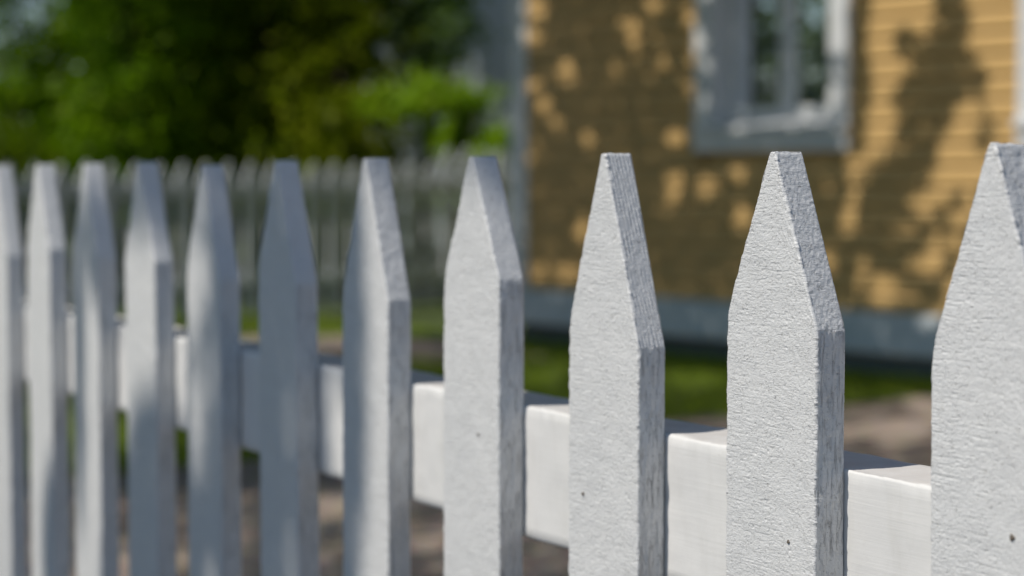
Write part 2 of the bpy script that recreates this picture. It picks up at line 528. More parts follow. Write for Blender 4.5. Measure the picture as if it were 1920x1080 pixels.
    # ragged arris
    corner = ((part[None, :] == 0) & ((np.arange(n)[None, :] <= 0) | (np.arange(n)[None, :] == K))) | ((~front) & ((np.arange(n)[None, :] == K + 1) | (np.arange(n)[None, :] == n - 1)))
    rag = (vnoise(h / 3.2, h * 0 + part[None, :], so + 20) * .45 + vnoise(h / 11, h * 0 + 3, so + 21) * .3) / mm * amp
    curl = np.clip(vnoise(h / 1.9, h * 0 + 9, so + 32) - .45, 0, 1) * 1.5 * (vnoise(h / 16, h * 0 + 2, so + 33) > -.25) / mm
    near_arris = ((part[None, :] == 3) & (np.arange(n)[None, :] >= n - 2)) | ((part[None, :] == 0) & (np.arange(n)[None, :] == 0))
    disp = np.where(corner, disp + rag, disp) + np.where(near_arris & (dz < .0011), curl * amp, 0)
    lim_d = (ul - ur)[:, None] * .2
    disp = np.clip(disp, -lim_d, lim_d)
    U2 = U + NU * disp; O2 = O + NO * disp
    # top row a bit ragged
    H2 = H.copy()
    H2[-1] += vnoise(O[-1] * mm / 3, U[-1] * 0, so + 30) * .0007 * amp
    # lean of the board and slow bow along its height
    U2 = U2 + (H - 0.8) * lean + vnoise(H * 3.1, H * 0, so + 31) * .0012 * amp
    PX = org[0] + ax[0] * U2 + px[0] * O2
    PY = org[1] + ax[1] * U2 + px[1] * O2
    V = np.stack([PX, PY, H2], -1).reshape(-1, 3)
    idx = np.arange(nr * n).reshape(nr, n)
    a = idx[:-1, :]; b = np.roll(idx, -1, axis=1)[:-1, :]
    c2 = np.roll(idx, -1, axis=1)[1:, :]; d = idx[1:, :]
    F = np.stack([a, b, c2, d], -1).reshape(-1, 4)
    # orientation: ensure outward
    top = idx[-1]; 
    # cap: bridge front row to back row as quads (front j with back K-j)
    tf = top[:K + 1]; tb = top[K + 1 + M + 1: K + 1 + M + 1 + K + 1][::-1]
    capf = np.stack([tf[:-1], tf[1:], tb[1:], tb[:-1]], -1)
    tl = top[K + 1:K + 1 + M + 1]; tr = top[K + 1 + M + 1 + K + 1:]
    F = np.concatenate([F, capf], 0)
    # side caps: ngons closing the chamfer are tiny; two quads
    F = np.concatenate([F, np.array([[tf[-1], tl[0], tl[-1], tb[-1]], [tf[0], tb[0], tr[0], tr[-1]]])], 0)
    # origin at the board's foot
    base = np.array([org[0] + ax[0] * wid * .5, org[1] + ax[1] * wid * .5, zbot])
    ob = fast_obj(name, V - base, F[:, ::-1], mat, parent, smooth=True)
    ob.location = base
    return ob

tips = {11: 268, 10: 285, 9: 287, 8: 293, 7: 297, 6: 301, 5: 310, 4: 304, 3: 306, 2: 308, 1: 310}
shr = {11: 700, 10: 622, 9: 655, 8: 527, 7: 566, 6: 534, 5: 527, 4: 492, 3: 486, 2: 469, 1: 480}
shl = {11: 660, 10: 585, 9: 600, 8: 525, 7: 545, 6: 500, 5: 495, 4: 480, 3: 470, 2: 455, 1: 462}
leans = {11: .002, 10: .0, 9: .004, 8: 0, 7: -.003, 6: .006, 5: -.006, 4: .004, 3: .0, 2: .0, 1: -.003}
fence = thing('picket_fence', 'nearest white picket fence of rough painted pointed boards with a rail behind them', 'fence', FN(1.6, 0, 0))
def fpar(o):
    o.location = Vector(o.location) - fence.location
    return o
for i in range(-3, 14):
    s = (17.09 - i) * SP + {1: .009, 2: .006, 3: .004}.get(i, 0)
    wd_ = PW if i > 5 else (.098 if i == 5 else .102)
    zc = FN(s + PW / 2, 0, 0)[1]; ze = FN(s, 0, 0)[1]; zl = FN(s + PW, 0, 0)[1]
    tip = inv_h(tips[i], zc) if i in tips else CAMZ + .014
    sr = inv_h(shr[i], ze) if i in shr else tip - .11
    sl = inv_h(shl[i], zl) if i in shl else tip - .11
    org = FN(s, 0, 0)
    if i >= 10 and i < 12: q = (130, 34, .00065)
    elif i == 9: q = (110, 30, .0008)
    elif i == 8 or i == 7: q = (70, 18, .0013)
    else: q = (30, 8, .003)
    zfine = {11: .74, 10: .72, 9: .68, 8: .62, 7: .58}.get(i, .45)
    seed = {10: 40, 9: 39, 11: 41, 8: 33, 7: 32}.get(i, i + 60)
    fpar(picket_mesh('picket', M_ROUGH, fence, tip, sr, sl, seed, q[0], q[1], q[2], zfine, 0.03, org, D, Pp, leans.get(i, 0), 1.0, wd_))

def bar(name, mat, parent, s0, s1, o0, o1, z0, z1, ns, seed=0, FNf=FN, amp=.0003, cross=(7, 14)):
    """a long sawn rail with eased edges and slight waviness."""
    c = 0.0025
    no, nz = cross
    prof = []
    for k in range(no + 1): prof.append((o0 + c + (o1 - o0 - 2 * c) * k / no, z1))
    prof.append((o1 - c * .3, z1 - c * .3))
    for k in range(nz + 1): prof.append((o1, z1 - c - (z1 - z0 - 2 * c) * k / nz))
    for k in range(no + 1): prof.append((o1 - c - (o1 - o0 - 2 * c) * k / no, z0))
    for k in range(nz + 1): prof.append((o0, z0 + c + (z1 - z0 - 2 * c) * k / nz))
    prof.append((o0 + c * .3, z1 - c * .3))
    prof = np.array(prof); n = len(prof)
    ss = np.linspace(s0, s1, ns)
    cen = np.array([(o0 + o1) / 2, (z0 + z1) / 2])
    V = []
    for s in ss:
        x = np.full(n, s * 1000)
        dn = vnoise(x / 18, np.arange(n) * .6, seed) * amp + vnoise(x / 70, np.arange(n) * .25, seed + 1) * amp * 1.5
        dirv = prof - cen; dirv = dirv / (np.abs(dirv).max(1, keepdims=True) + 1e-9); 
        P = prof + dirv * dn[:, None]
        if ns > 500:                            # paint build-up along the front top edge
            e1 = vnoise(s * 1000 / 7, 1.0, seed + 5); e2 = vnoise(s * 1000 / 2.6, 4.0, seed + 6)
            b_ = .0003 * e2 + max(0, e1 - .25) * .0013
            P[-1] += (-b_, b_ * .8); P[0] += (-b_ * .3, b_); P[-2] += (-b_, 0)
        for (o, z) in P: V.append(FNf(s, o, z))
    V = np.array(V)
    idx = np.arange(ns * n).reshape(ns, n)
    a = idx[:-1]; b = np.roll(idx, -1, 1)[:-1]; c2 = np.roll(idx, -1, 1)[1:]; d = idx[1:]
    F = np.stack([a, b, c2, d], -1).reshape(-1, 4)
    F = [tuple(f) for f in F] + [tuple(idx[0][::-1]), tuple(idx[-1])]
    org = np.array(FNf((s0 + s1) / 2, (o0 + o1) / 2, z0))
    me_o = obj(name, V - org, F, mat, parent, smooth=True)
    me_o.location = org
    return me_o
RT = CAMZ - .185
r1 = fpar(bar('rail', M_RAIL, fence, .62, 4.2, PT + .0008, PT + .058, RT - .107, RT, 1700, 3, amp=.00045))
r2 = fpar(bar('rail', M_RAIL, fence, .62, 4.2, PT + .0008, PT + .058, .18, .287, 60, 4))
# posts behind the rails at both ends
for s in (0.72, 4.05):
    fpar(bar('post', M_RAIL, fence, s, s + .09, PT + .0605, PT + .15, 0.0, .93, 3, 8))

# nail heads driven into the boards near the rail
def nail(i, du, px_y, r=.0017):
    s = (17.09 - i) * SP + du
    z = inv_h(px_y, FN(s, 0, 0)[1])
    V = []; F = []
    n = 12
    c = Vector(FN(s, -.0003, z))
    ax = Vector((D.x, D.y, 0)); up = Vector((0, 0, 1)); nn = Vector((-Pp.x, -Pp.y, 0))
    for rr, oo in ((r, -.0012), (r, .0002), (r * .75, .0006)):
        for k in range(n):
            a = k / n * 6.283
            wob = 1 + .22 * math.sin(a * 3 + i)
            V.append(c + ax * math.cos(a) * rr * wob + up * math.sin(a) * rr * wob + nn * oo)
    for b in (0, n):
        for k in range(n): F.append((b + k, b + (k + 1) % n, b + n + (k + 1) % n, b + n + k))
    F.append(tuple(range(2 * n, 3 * n)))
    o = obj('nail', [v - c for v in V], F, M_NAIL)
    pk = [ch for ch in fence.children if ch.name.startswith('picket')][i + 3]
    o.parent = pk
    o.location = c - Vector(pk.location) - Vector(fence.location)
nail(10, .026, 1016, .0012); nail(9, .073, 926, .0013); nail(11, .028, 1008, .0019); nail(8, .034, 815, .0012)

# ------------------------------------------------------------------ far fence
FD = Vector((math.sin(R(44)), math.cos(R(44)))); FPp = Vector((-FD.y, FD.x))
FO = Vector(((800 - 960) / FPX * 14.8, 14.8))
def FF(s, o, z):
    p = FO + FD * s + FPp * o
    return (p.x, p.y, z)
far = thing('picket_fence', 'low white picket fence in tree shade at the far side of the lawn', 'fence', FF(-2, 0, 0))
def farp(o):
    o.location = Vector(o.location) - far.location
    return o
ff_n = 0
for k in range(-34, 6):
    s = k * .19
    tip = 1.078 + .010 * (s + 4) * .6 + random.uniform(-.008, .008) + (.11 if s > .1 else 0)
    farp(picket_mesh('picket', M_FARP, far, tip, tip - .09, tip - .09, 100 + k, 6, 3, .03, .9, .05, FF(s, 0, 0), FD, FPp, random.uniform(-.01, .01), 1.0, .106, .018))
farp(bar('rail', M_FARP, far, -6.6, 1.15, 0.020, .065, .865, .975, 40, 5, FF, .0005, (2, 3)))
farp(bar('rail', M_FARP, far, -6.6, 1.15, .024, .07, .24, .33, 40, 6, FF, .0005, (2, 3)))
for s in (-6.4, -4.4, -2.4, -.4, 1.1):
    farp(bar('post', M_FARP, far, s, s + .09, .0725, .16, 0, 1.0, 3, 8, FF, .0003, (2, 3)))

# ------------------------------------------------------------------ yellow house
house = thing('yellow_house', 'yellow clapboard house with white window frames dappled by tree shade', 'house', W(0, 0, 0))
def hp(o):
    o.location = Vector(o.location) - house.location
    return o
def hbox(name, mat, a0, a1, o0, o1, h0, h1, parent=house, bev=.004):
    V = []
    for a in (a0, a1):
        for o in (o0, o1):
            for h in (h0, h1): V.append(Vector(W(a, o, h)) - Vector(house.location))
    F = [(0, 1, 3, 2), (4, 6, 7, 5), (0, 4, 5, 1), (2, 3, 7, 6), (0, 2, 6, 4), (1, 5, 7, 3)]
    o = obj(name, V, F, mat, parent)
    import bmesh
    bm = bmesh.new(); bm.from_mesh(o.data)
    bmesh.ops.recalc_face_normals(bm, faces=bm.faces)
    if bev:
        bmesh.ops.bevel(bm, geom=bm.edges[:], offset=bev, segments=2, affect='EDGES', profile=.5)
    bm.to_mesh(o.data); bm.free()
    return o

A_L, A_R = 2.74, -5.0
WINS = [(0.246, 1.329), (-1.849, -0.766)]
WB, WT = 1.136, 2.45
def strips(h0, h1):
    iv = [(A_R, A_L)]
    if h1 > WB + .03 and h0 < WT - .03:
        cuts = sorted((a + .03, b - .03) for a, b in WINS)
        iv = []; cur = A_R
        for a, b in cuts: iv.append((cur, a)); cur = b
        iv.append((cur, A_L))
    return iv
def siding():
    V = []; F = []
    pitch = .1053
    h = .325
    row = 0
    while h < 3.1:
        prof = [(0.0, h), (.012, h + .001), (.0255, h + .003), (.026, h + .010), (.022, h + pitch - .032), (.020, h + pitch - .027), (.0015, h + pitch - .002), (0, h + pitch)]
        for (a0, a1) in strips(h, h + pitch):
            L = a1 - a0; m = max(2, int(L / .25))
            joints = [a0 + L * k / m for k in range(m + 1)]
            for k in range(m):
                b = len(V)
                for a in (joints[k], joints[k + 1]):
                    for (o, z) in prof:
                        wob = .0008 * math.sin(a * .9 + row * 1.7)
                        V.append(Vector(W(a, o + wob, z)) - house.location)
                n = len(prof)
                for q in range(n - 1): F.append((b + q, b + q + 1, b + n + q + 1, b + n + q))
        h += pitch; row += 1
    o = obj('wall', V, F, M_SIDING, house)
    return o
siding()
# core walls behind the boards (other three sides, and the front around the openings)
DEP = -5.5
def core():
    V = []; F = []
    def quad(p):
        b = len(V); V.extend([Vector(W(*q)) - house.location for q in p]); F.append((b, b + 1, b + 2, b + 3))
    H = 3.1
    quad([(A_L + .13, -.02, .1), (A_L + .13, DEP, .1), (A_L + .13, DEP, H), (A_L + .13, -.02, H)])
    quad([(A_R, -.02, .1), (A_R, DEP, .1), (A_R, DEP, H), (A_R, -.02, H)])
    quad([(A_R, DEP, .1), (A_L + .13, DEP, .1), (A_L + .13, DEP, H), (A_R, DEP, H)])
    xs = [A_R, WINS[1][0] + .1, WINS[1][1] - .1, WINS[0][0] + .1, WINS[0][1] - .1, A_L + .13]
    for k in range(5):
        a, b = xs[k], xs[k + 1]
        if k in (1, 3):
            quad([(a, -.02, .1), (b, -.02, .1), (b, -.02, WB + .1), (a, -.02, WB + .1)])
            quad([(a, -.02, WT - .1), (b, -.02, WT - .1), (b, -.02, H), (a, -.02, H)])
        else:
            quad([(a, -.02, .1), (b, -.02, .1), (b, -.02, H), (a, -.02, H)])
    quad([(A_R, -.02, H), (A_L + .13, -.02, H), (A_L + .13, DEP, H), (A_R, DEP, H)])
    obj('wall', V, F, M_SIDING, house)
core()
hbox('corner_board', M_TRIM, A_L, A_L + .15, -.02, .035, .30, 3.1)
hbox('corner_board', M_TRIM, A_R - .15, A_R, -.02, .035, .30, 3.1)
hbox('base_board', M_SKIRT, A_R - .15, A_L + .16, -.01, .045, .115, .322, bev=.008)
hbox('plinth', M_PLINTH, A_R - .1, A_L + .12, -.2, -.03, -.05, .15, bev=.01)
# roof: eaves along the front, a ridge in the middle
def roof():
    V = []; F = []
    a0, a1 = A_R - .5, A_L + .6
    mid = DEP / 2
    for (o, h) in ((.35, 2.95), (mid, 5.0), (DEP - .35, 2.95), (DEP - .35, 3.08), (mid, 5.15), (.35, 3.08)):
        for a in (a0, a1): V.append(Vector(W(a, o, h)) - house.location)
    for k in range(6):
        j = (k + 1) % 6
        F.append((2 * k, 2 * k + 1, 2 * j + 1, 2 * j))
    F.append((0, 2, 4, 6, 8, 10)); F.append((1, 3, 5, 7, 9, 11))
    obj('roof', V, F, M_ROOF, house)
    G = []; GF = []
    for a in (A_R, A_L + .13):
        b = len(G)
        G += [Vector(W(a, -.02, 3.1)) - house.location, Vector(W(a, DEP, 3.1)) - house.location, Vector(W(a, mid, 4.98)) - house.location]
        GF.append((b, b + 1, b + 2))
    for q in (0, 3): obj('gable', G[q:q + 3], [(0, 1, 2)], M_SIDING, house)
roof()

def window(a0, a1):
    win = bpy.data.objects.new('window', None); win.empty_display_size = .1
    link(win, house)
    c = .13
    # casing: four boards as one mesh each role
    def wbox(name, mat, *args, **kw): return hbox(name, mat, *args, parent=win, **kw)
    wbox('casing', M_TRIM, a0, a0 + c, -.01, .045, WB + .12, WT)
    wbox('casing', M_TRIM, a1 - c, a1, -.01, .045, WB + .12, WT)
    wbox('casing', M_TRIM, a0 - .02, a1 + .02, -.01, .055, WT + .002, WT + .13)
    # bottom board and sloping sill
    V = []
    for a in (a0, a1):
        for (o, h) in ((-.12, WB + .185), (.048, WB + .135), (.075, WB + .125), (.075, WB + .095), (.05, WB + .09), (.05, WB), (-.01, WB), (-.12, WB + .05)):
            V.append(Vector(W(a, o, h)) - house.location)
    n = 8
    F = [tuple((k, (k + 1) % n, n + (k + 1) % n, n + k)) for k in range(n)] + [tuple(range(n))[::-1], tuple(range(n, 2 * n))]
    obj('sill', V, F, M_TRIM, win)
    # jambs (deep reveal)
    g0, g1 = a0 + c, a1 - c
    gb = WB + .19
    wbox('jamb', M_TRIM, g0 - .03, g0 - .002, -.16, -.011, WB + .15, WT, bev=.002)
    wbox('jamb', M_TRIM, g1 + .002, g1 + .03, -.16, -.011, WB + .15, WT, bev=.002)
    # sash: stiles and rails, one frame each for the two casements
    mid = (g0 + g1) / 2
    for (s0, s1) in ((g0, mid - .003), (mid + .003, g1)):
        wbox('sash', M_TRIM, s0, s0 + .045, -.135, -.095, gb - .02, WT - .02, bev=.003)
        wbox('sash', M_TRIM, s1 - .045, s1, -.135, -.095, gb - .02, WT - .02, bev=.003)
        wbox('sash', M_TRIM, s0 + .046, s1 - .046, -.133, -.097, gb - .02, gb + .045, bev=.003)
        wbox('sash', M_TRIM, s0 + .046, s1 - .046, -.133, -.097, WT - .07, WT - .02, bev=.003)
        V = [Vector(W(*q)) - house.location for q in ((s0 + .04, -.115, gb + .04), (s1 - .04, -.115, gb + .04), (s1 - .04, -.115, WT - .06), (s0 + .04, -.115, WT - .06))]
        obj('pane', V, [(0, 1, 2, 3)], M_GLASS, win)
    # curtains inside, pleated
    for (s0, s1) in ((g0 + .10, g1 + .05),):
        V = []; F = []
        m = 90
        for k in range(m + 1):
            a = s0 + (s1 - s0) * k / m
            o = -.16 + .014 * math.sin(k * 1.1)
            V += [Vector(W(a, o, gb - .05)) - house.location, Vector(W(a, o, WT + .1)) - house.location]
        for k in range(m): F.append((2 * k, 2 * k + 2, 2 * k + 3, 2 * k + 1))
        obj('curtain', V, F, M_CURT, win, smooth=True)
    # the dark room behind the panes
    V = [Vector(W(a, o, h)) - house.location for a in (g0 - .5, g1 + .5) for o in (-.025, -2.2) for h in (.4, 2.8)]
    F = [(0, 1, 3, 2), (4, 6, 7, 5), (2, 3, 7, 6), (0, 2, 6, 4), (1, 5, 7, 3)]
    obj('room', V, F, M_ROOM, win)
for a in WINS: window(*a)

# ------------------------------------------------------------------ pale neighbouring house
pale = thing('pale_house', 'pale blue grey house mostly hidden behind trees left of the yellow one', 'house', (1.5, 19, 0))
def pbox(name, mat, P0, P1, depth, h0, h1, off=0.0):
    P0 = Vector(P0); P1 = Vector(P1); d = (P1 - P0).normalized(); nn = Vector((d.y, -d.x))
    V = []
    for p in (P0, P1):
        for o in (off, off - depth):
            for h in (h0, h1): q = p + nn * o; V.append(Vector((q.x, q.y, h)) - Vector(pale.location))
    F = [(0, 1, 3, 2), (4, 6, 7, 5), (0, 4, 5, 1), (2, 3, 7, 6), (0, 2, 6, 4), (1, 5, 7, 3)]
    return obj(name, V, F, mat, pale)
PA, PB = (-1.35, 18.6), (2.9, 19.6)
pbox('wall', M_WPALE, PA, PB, 5, 0.3, 4.2)
pbox('plinth', M_PLINTH, PA, PB, 4.9, -.1, .299, -.03)
for k in range(0, 22):
    pass
V = []; F = []
d = (Vector(PB) - Vector(PA)).normalized(); nn = Vector((d.y, -d.x)); L = (Vector(PB) - Vector(PA)).length
for k in range(29):        # vertical cover strips
    a = .02 + k * .168
    for (aa, oo) in ((a, .001), (a, .022), (a + .04, .022), (a + .04, .001)):
        q = Vector(PA) + d * aa + nn * oo
        V.append(Vector((q.x, q.y, .32)) - pale.location); V.append(Vector((q.x, q.y, 4.15)) - pale.location)
    b = k * 8
    for j in range(3): F.append((b + 2 * j, b + 2 * j + 2, b + 2 * j + 3, b + 2 * j + 1))
obj('cover_strips', V, F, M_WPALE, pale)
q0 = Vector(PA) - d * .4; q1 = Vector(PB) + d * .4
V = []
for p in (q0, q1):
    for (o, h) in ((.4, 4.05), (-2.5, 6.2), (-5.4, 4.05), (-5.4, 4.2), (-2.5, 6.35), (.4, 4.2)):
        q = p + nn * o; V.append(Vector((q.x, q.y, h)) - pale.location)
F = [(k, (k + 1) % 6, 6 + (k + 1) % 6, 6 + k) for k in range(6)] + [(0, 1, 2, 3, 4, 5), (6, 7, 8, 9, 10, 11)]
obj('roof', V, F, M_ROOF, pale)

# ------------------------------------------------------------------ trees
def tube(V, F, pts, rad, n=8):
    pts = [Vector(p) for p in pts]
    b0 = len(V)
    for i, p in enumerate(pts):
        t = (pts[min(i + 1, len(pts) - 1)] - pts[max(i - 1, 0)]).normalized()
        u = t.orthogonal().normalized() if abs(t.z) > .9 else t.cross(Vector((0, 0, 1))).normalized()
        v = t.cross(u).normalized()
        for k in range(n):
            a = k / n * 6.2832
            rr = rad[i] * (1 + .10 * math.sin(a * 3 + i * 1.3))
            V.append(tuple(p + u * math.cos(a) * rr + v * math.sin(a) * rr))
    for i in range(len(pts) - 1):
        for k in range(n):
            a = b0 + i * n + k; b = b0 + i * n + (k + 1) % n
            F.append((a, b, b + n, a + n))
    F.append(tuple(range(b0, b0 + n))[::-1]); F.append(tuple(range(len(V) - n, len(V))))

def leaves(rng, C, size, up=.35):
    N = len(C)
    a = rng.normal(size=(N, 3)); a /= np.linalg.norm(a, axis=1, keepdims=True)
    nrm = rng.normal(size=(N, 3)); nrm[:, 2] += up * 2
    b = np.cross(nrm, a); b /= (np.linalg.norm(b, axis=1, keepdims=True) + 1e-9)
    s = size * rng.uniform(.6, 1.3, N)[:, None]
    V = np.stack([C - a * s, C + b * s * .48 + a * s * .1, C + a * s, C - b * s * .48 + a * s * .1], 1).reshape(-1, 3)
    F = np.arange(4 * N).reshape(-1, 4)
    return V, F

def tree(name, label, cat, base, trunk_pts, trunk_r, blobs, leaf, lm, bark=None, seed=1, group=None, clump=.2, twigs=2, npc=60, lanes=True):
    """blobs: (x,y,z,rx,ry,rz,count). leaves gather in clumps scattered through each blob."""
    rng = np.random.default_rng(seed)
    rnd = random.Random(seed)
    root = thing(name, label, cat, (base[0], base[1], 0), group)
    B = np.array([base[0], base[1], 0.0])
    TV, TF = [], []
    tp = [Vector(p) for p in trunk_pts]
    tube(TV, TF, [p - Vector(B) for p in tp], trunk_r, 10)
    allC = []
    for bl in blobs:
        c = np.array(bl[:3]); r = np.array(bl[3:6]); cnt = int(bl[6])
        nc = max(1, cnt // npc)
        d = rng.normal(size=(nc, 3)); d /= np.linalg.norm(d, axis=1, keepdims=True)
        cen = c + d * r * (rng.uniform(0, 1, (nc, 1)) ** .4)
        per = rng.integers(int(npc * .5), int(npc * 1.5), nc)
        cs = np.repeat(cen, per, 0)
        sc = np.repeat(rng.uniform(.5, 1.3, nc), per)[:, None]
        allC.append(cs + rng.normal(size=cs.shape) * clump * sc * np.array([1, 1, .7]))
        # limb to the blob
        zt = min(c[2] - .2, tp[-1].z)
        near = min(tp, key=lambda p: abs(p.z - max(tp[0].z + .3, c[2] - .5 * (Vector(c) - p).length)))
        p0 = near; p1 = Vector(c)
        r0 = trunk_r[tp.index(near)] * .5
        mid = p0.lerp(p1, .5) + Vector((rnd.uniform(-.1, .1), rnd.uniform(-.1, .1), .12 * (p1 - p0).length * .5))
        tube(TV, TF, [p - Vector(B) for p in (p0, p0.lerp(mid, .6), mid, mid.lerp(p1, .5), p1)], [r0, r0 * .8, r0 * .6, r0 * .4, r0 * .2], 6)
        for q in range(min(nc, twigs)):
            e = Vector(cen[q])
            tube(TV, TF, [p - Vector(B) for p in (mid.lerp(p1, .3), mid.lerp(e, .6), e)], [r0 * .3, r0 * .2, r0 * .08], 4)
    C = np.concatenate(allC, 0) - B
    C = C[C[:, 2] > .03]
    if lanes:
        Ld = np.array([LD.x, LD.y, LD.z])
        for (px, py, Y, r) in LANES:
            p = np.array([(px - 960) / FPX * Y, Y, 1 + (331 - py) / FPX * Y]) - B
            v = C - p; tt = -(v @ Ld); dd = np.linalg.norm(v + tt[:, None] * Ld[None, :], axis=1)
            r = r * 1.55
            C = C[~((tt > r * .6) & (dd < r * (1 + .25 * np.sin(tt * 9))))]
    V, F = leaves(rng, C, leaf)
    obj('trunk', TV, TF, bark or M_BARK, root, smooth=True)
    fast_obj('crown', V, F, lm, root)
    return root

# open lanes in the crowns through which the sun reaches lower leaves (pixel x, y, distance, radius)
LANES = [(905, 175, 15.2, .3), (860, 165, 15.2, .25), (935, 120, 18.6, .6), (935, 240, 18.6, .6), (935, 20, 18.6, .5), (880, 195, 15.3, .34), (830, 215, 15.3, .25), (905, 285, 15.1, .3), (955, 290, 15.4, .22), (410, 110, 15.3, .16), (405, 200, 15.3, .2), (395, 260, 15.3, .14), (380, 40, 15.3, .12),
         (270, 100, 15.2, .22), (230, 175, 15.2, .2), (165, 270, 15.0, .14), (60, 25, 15.0, .2), (20, 215, 15.0, .16), (310, 150, 15.2, .16), (640, 120, 15.6, .2), (720, 70, 15.6, .18), (740, 165, 15.6, .14),
         (680, 190, 15.6, .16), (850, 90, 16.2, .3), (820, 40, 16.2, .25), (600, 60, 15.6, .1), (470, 250, 15.2, .12), (560, 20, 15.6, .12), (120, 130, 15.0, .18), (350, 215, 15.2, .1), (780, 180, 15.4, .15), (520, 130, 15.6, .12), (440, 40, 15.2, .14), (190, 60, 15.2, .16), (300, 260, 15.0, .1), (100, 235, 15.0, .12), (660, 30, 15.6, .15), (780, 110, 15.8, .16)]
def up(p, k):      # the point k metres up the sun ray that lands on p
    return (p[0] - LD.x * k, p[1] - LD.y * k, p[2] - LD.z * k)

# Trees outside the left edge. Their crowns are laid out by the shade they give: leaves are
# scattered in the volume up the sun's rays from the shaded surface, with gaps left in the crown
# where the sun comes through.
def crown_leaves(rng, n, sample, keep, k0, k1, layers=6):
    a, b, P = sample(rng, n)
    m = keep(a, b, rng)
    P = P[m]
    k = ((rng.uniform(k0, k1, len(P)) - P[:, 2]) / -LD.z)[:, None]
    return P - np.array([LD.x, LD.y, LD.z])[None, :] * k

def ell(a, b, ca, cb, ra, rb):
    return ((a - ca) / ra) ** 2 + ((b - cb) / rb) ** 2 < 1

def big_tree(name, label, base, trunk_pts, trunk_r, C, extra, leaf, lm, seed, targets):
    rng = np.random.default_rng(seed)
    root = thing(name, label, 'tree', (base[0], base[1], 0))
    B = Vector((base[0], base[1], 0))
    TV, TF = [], []
    tp = [Vector(p) for p in trunk_pts]
    tube(TV, TF, [p - B for p in tp], trunk_r, 10)
    parts = [C]
    for (x, y, z, r, rz, n) in extra:
        d = rng.normal(size=(n // 40, 3)); d /= np.linalg.norm(d, axis=1, keepdims=True)
        cen = np.array([x, y, z]) + d * np.array([r, r, rz]) * rng.uniform(0, 1, (len(d), 1)) ** .4
        cs = np.repeat(cen, 40, 0)
        parts.append(cs + rng.normal(size=cs.shape) * .13)
        targets = targets + [(x, y, z)]
    for q, tg in enumerate(targets):
        p1 = Vector(tg); p0 = tp[-1 - (q % 3)]
        r0 = trunk_r[-1 - (q % 3)] * .55
        mid = p0.lerp(p1, .5) + Vector((0, 0, .12 * (p1 - p0).length))
        tube(TV, TF, [p - B for p in (p0, p0.lerp(mid, .6), mid, mid.lerp(p1, .5), p1)], [r0, r0 * .8, r0 * .55, r0 * .35, r0 * .15], 6)
    C = np.concatenate(parts, 0) - np.array(B)
    V, F = leaves(rng, C, leaf)
    obj('trunk', TV, TF, M_BARK, root, smooth=True)
    fast_obj('crown', V, F, lm, root)
    return root

# A: shade on the nearest fence. a = picket units (picket i spans i-.473 .. i), b = height
def s_fence(rng, n):
    a = rng.uniform(1.2, 8.4, n); b = rng.uniform(.15, 1.35, n)
    s = (17.09 - a) * SP
    P = np.stack([X0 + D.x * s, D.y * s, b], 1)
    return a, b, P
def k_fence(a, b, rng):
    edge = 6.66 + .10 * np.sin((b - .6) * 6) + (b > 1.02) * 1.6
    m = (a > 4.22) & (a < edge)
    m &= ~ell(a, b, 4.62, .88, .10, .07)
    m &= ~(ell(a, b, 4.60, .72, .07, .06))
    m &= ~(ell(a, b, 4.74, .84, .26, .17) & (rng.uniform(0, 1, len(a)) < .72))
    m &= ~(ell(a, b, 5.85, .62, .12, .28) & (rng.uniform(0, 1, len(a)) < .6))
    m &= ~(ell(a, b, 5.95, .95, .12, .09) & (rng.uniform(0, 1, len(a)) < .6))
    m &= ~(ell(a, b, 6.27, .75, .17, .10))
    m &= vnoise(a * 3.1, b * 9, 41) > -.55
    m |= ell(a, b, 3.95, .60, .55, .15) | ell(a, b, 3.55, .42, .6, .22)
    m |= ell(a, b, 3.72, 1.0, .3, .075) & (rng.uniform(0, 1, len(a)) < .35)
    m |= ell(a, b, 2.95, .93, .22, .09) & (rng.uniform(0, 1, len(a)) < .5)
    m |= ell(a, b, 2.58, .78, .09, .22)
    m |= ell(a, b, 2.0, .50, .25, .12)
    return m
rgA = np.random.default_rng(110)
CA = crown_leaves(rgA, 30000, s_fence, k_fence, 4.2, 4.9)
fp = lambda u, z, k: up(FN((17.09 - u) * SP, 0, z), k)
big_tree('apple_tree', 'leafy tree standing outside the left edge that shades the nearest fence', (-4.6, .9),
     [(-4.6, .9, -.1), (-4.55, .85, 1.2), (-4.45, .9, 2.4), (-4.3, .8, 3.4), (-4.2, .7, 4.4)], [.17, .14, .12, .09, .05], CA,
     [(-4.9, 1.5, 5.4, .8, .6, 5000), (-4.8, -.5, 5.5, .8, .6, 4000), (-4.4, 2.9, 5.6, .7, .5, 4000)], .020, L_MID, 11,
     [fp(5.4, .9, 4.6), fp(5.3, .6, 4.6), fp(6.2, 1.2, 4.7), fp(3.9, .5, 4.6)])

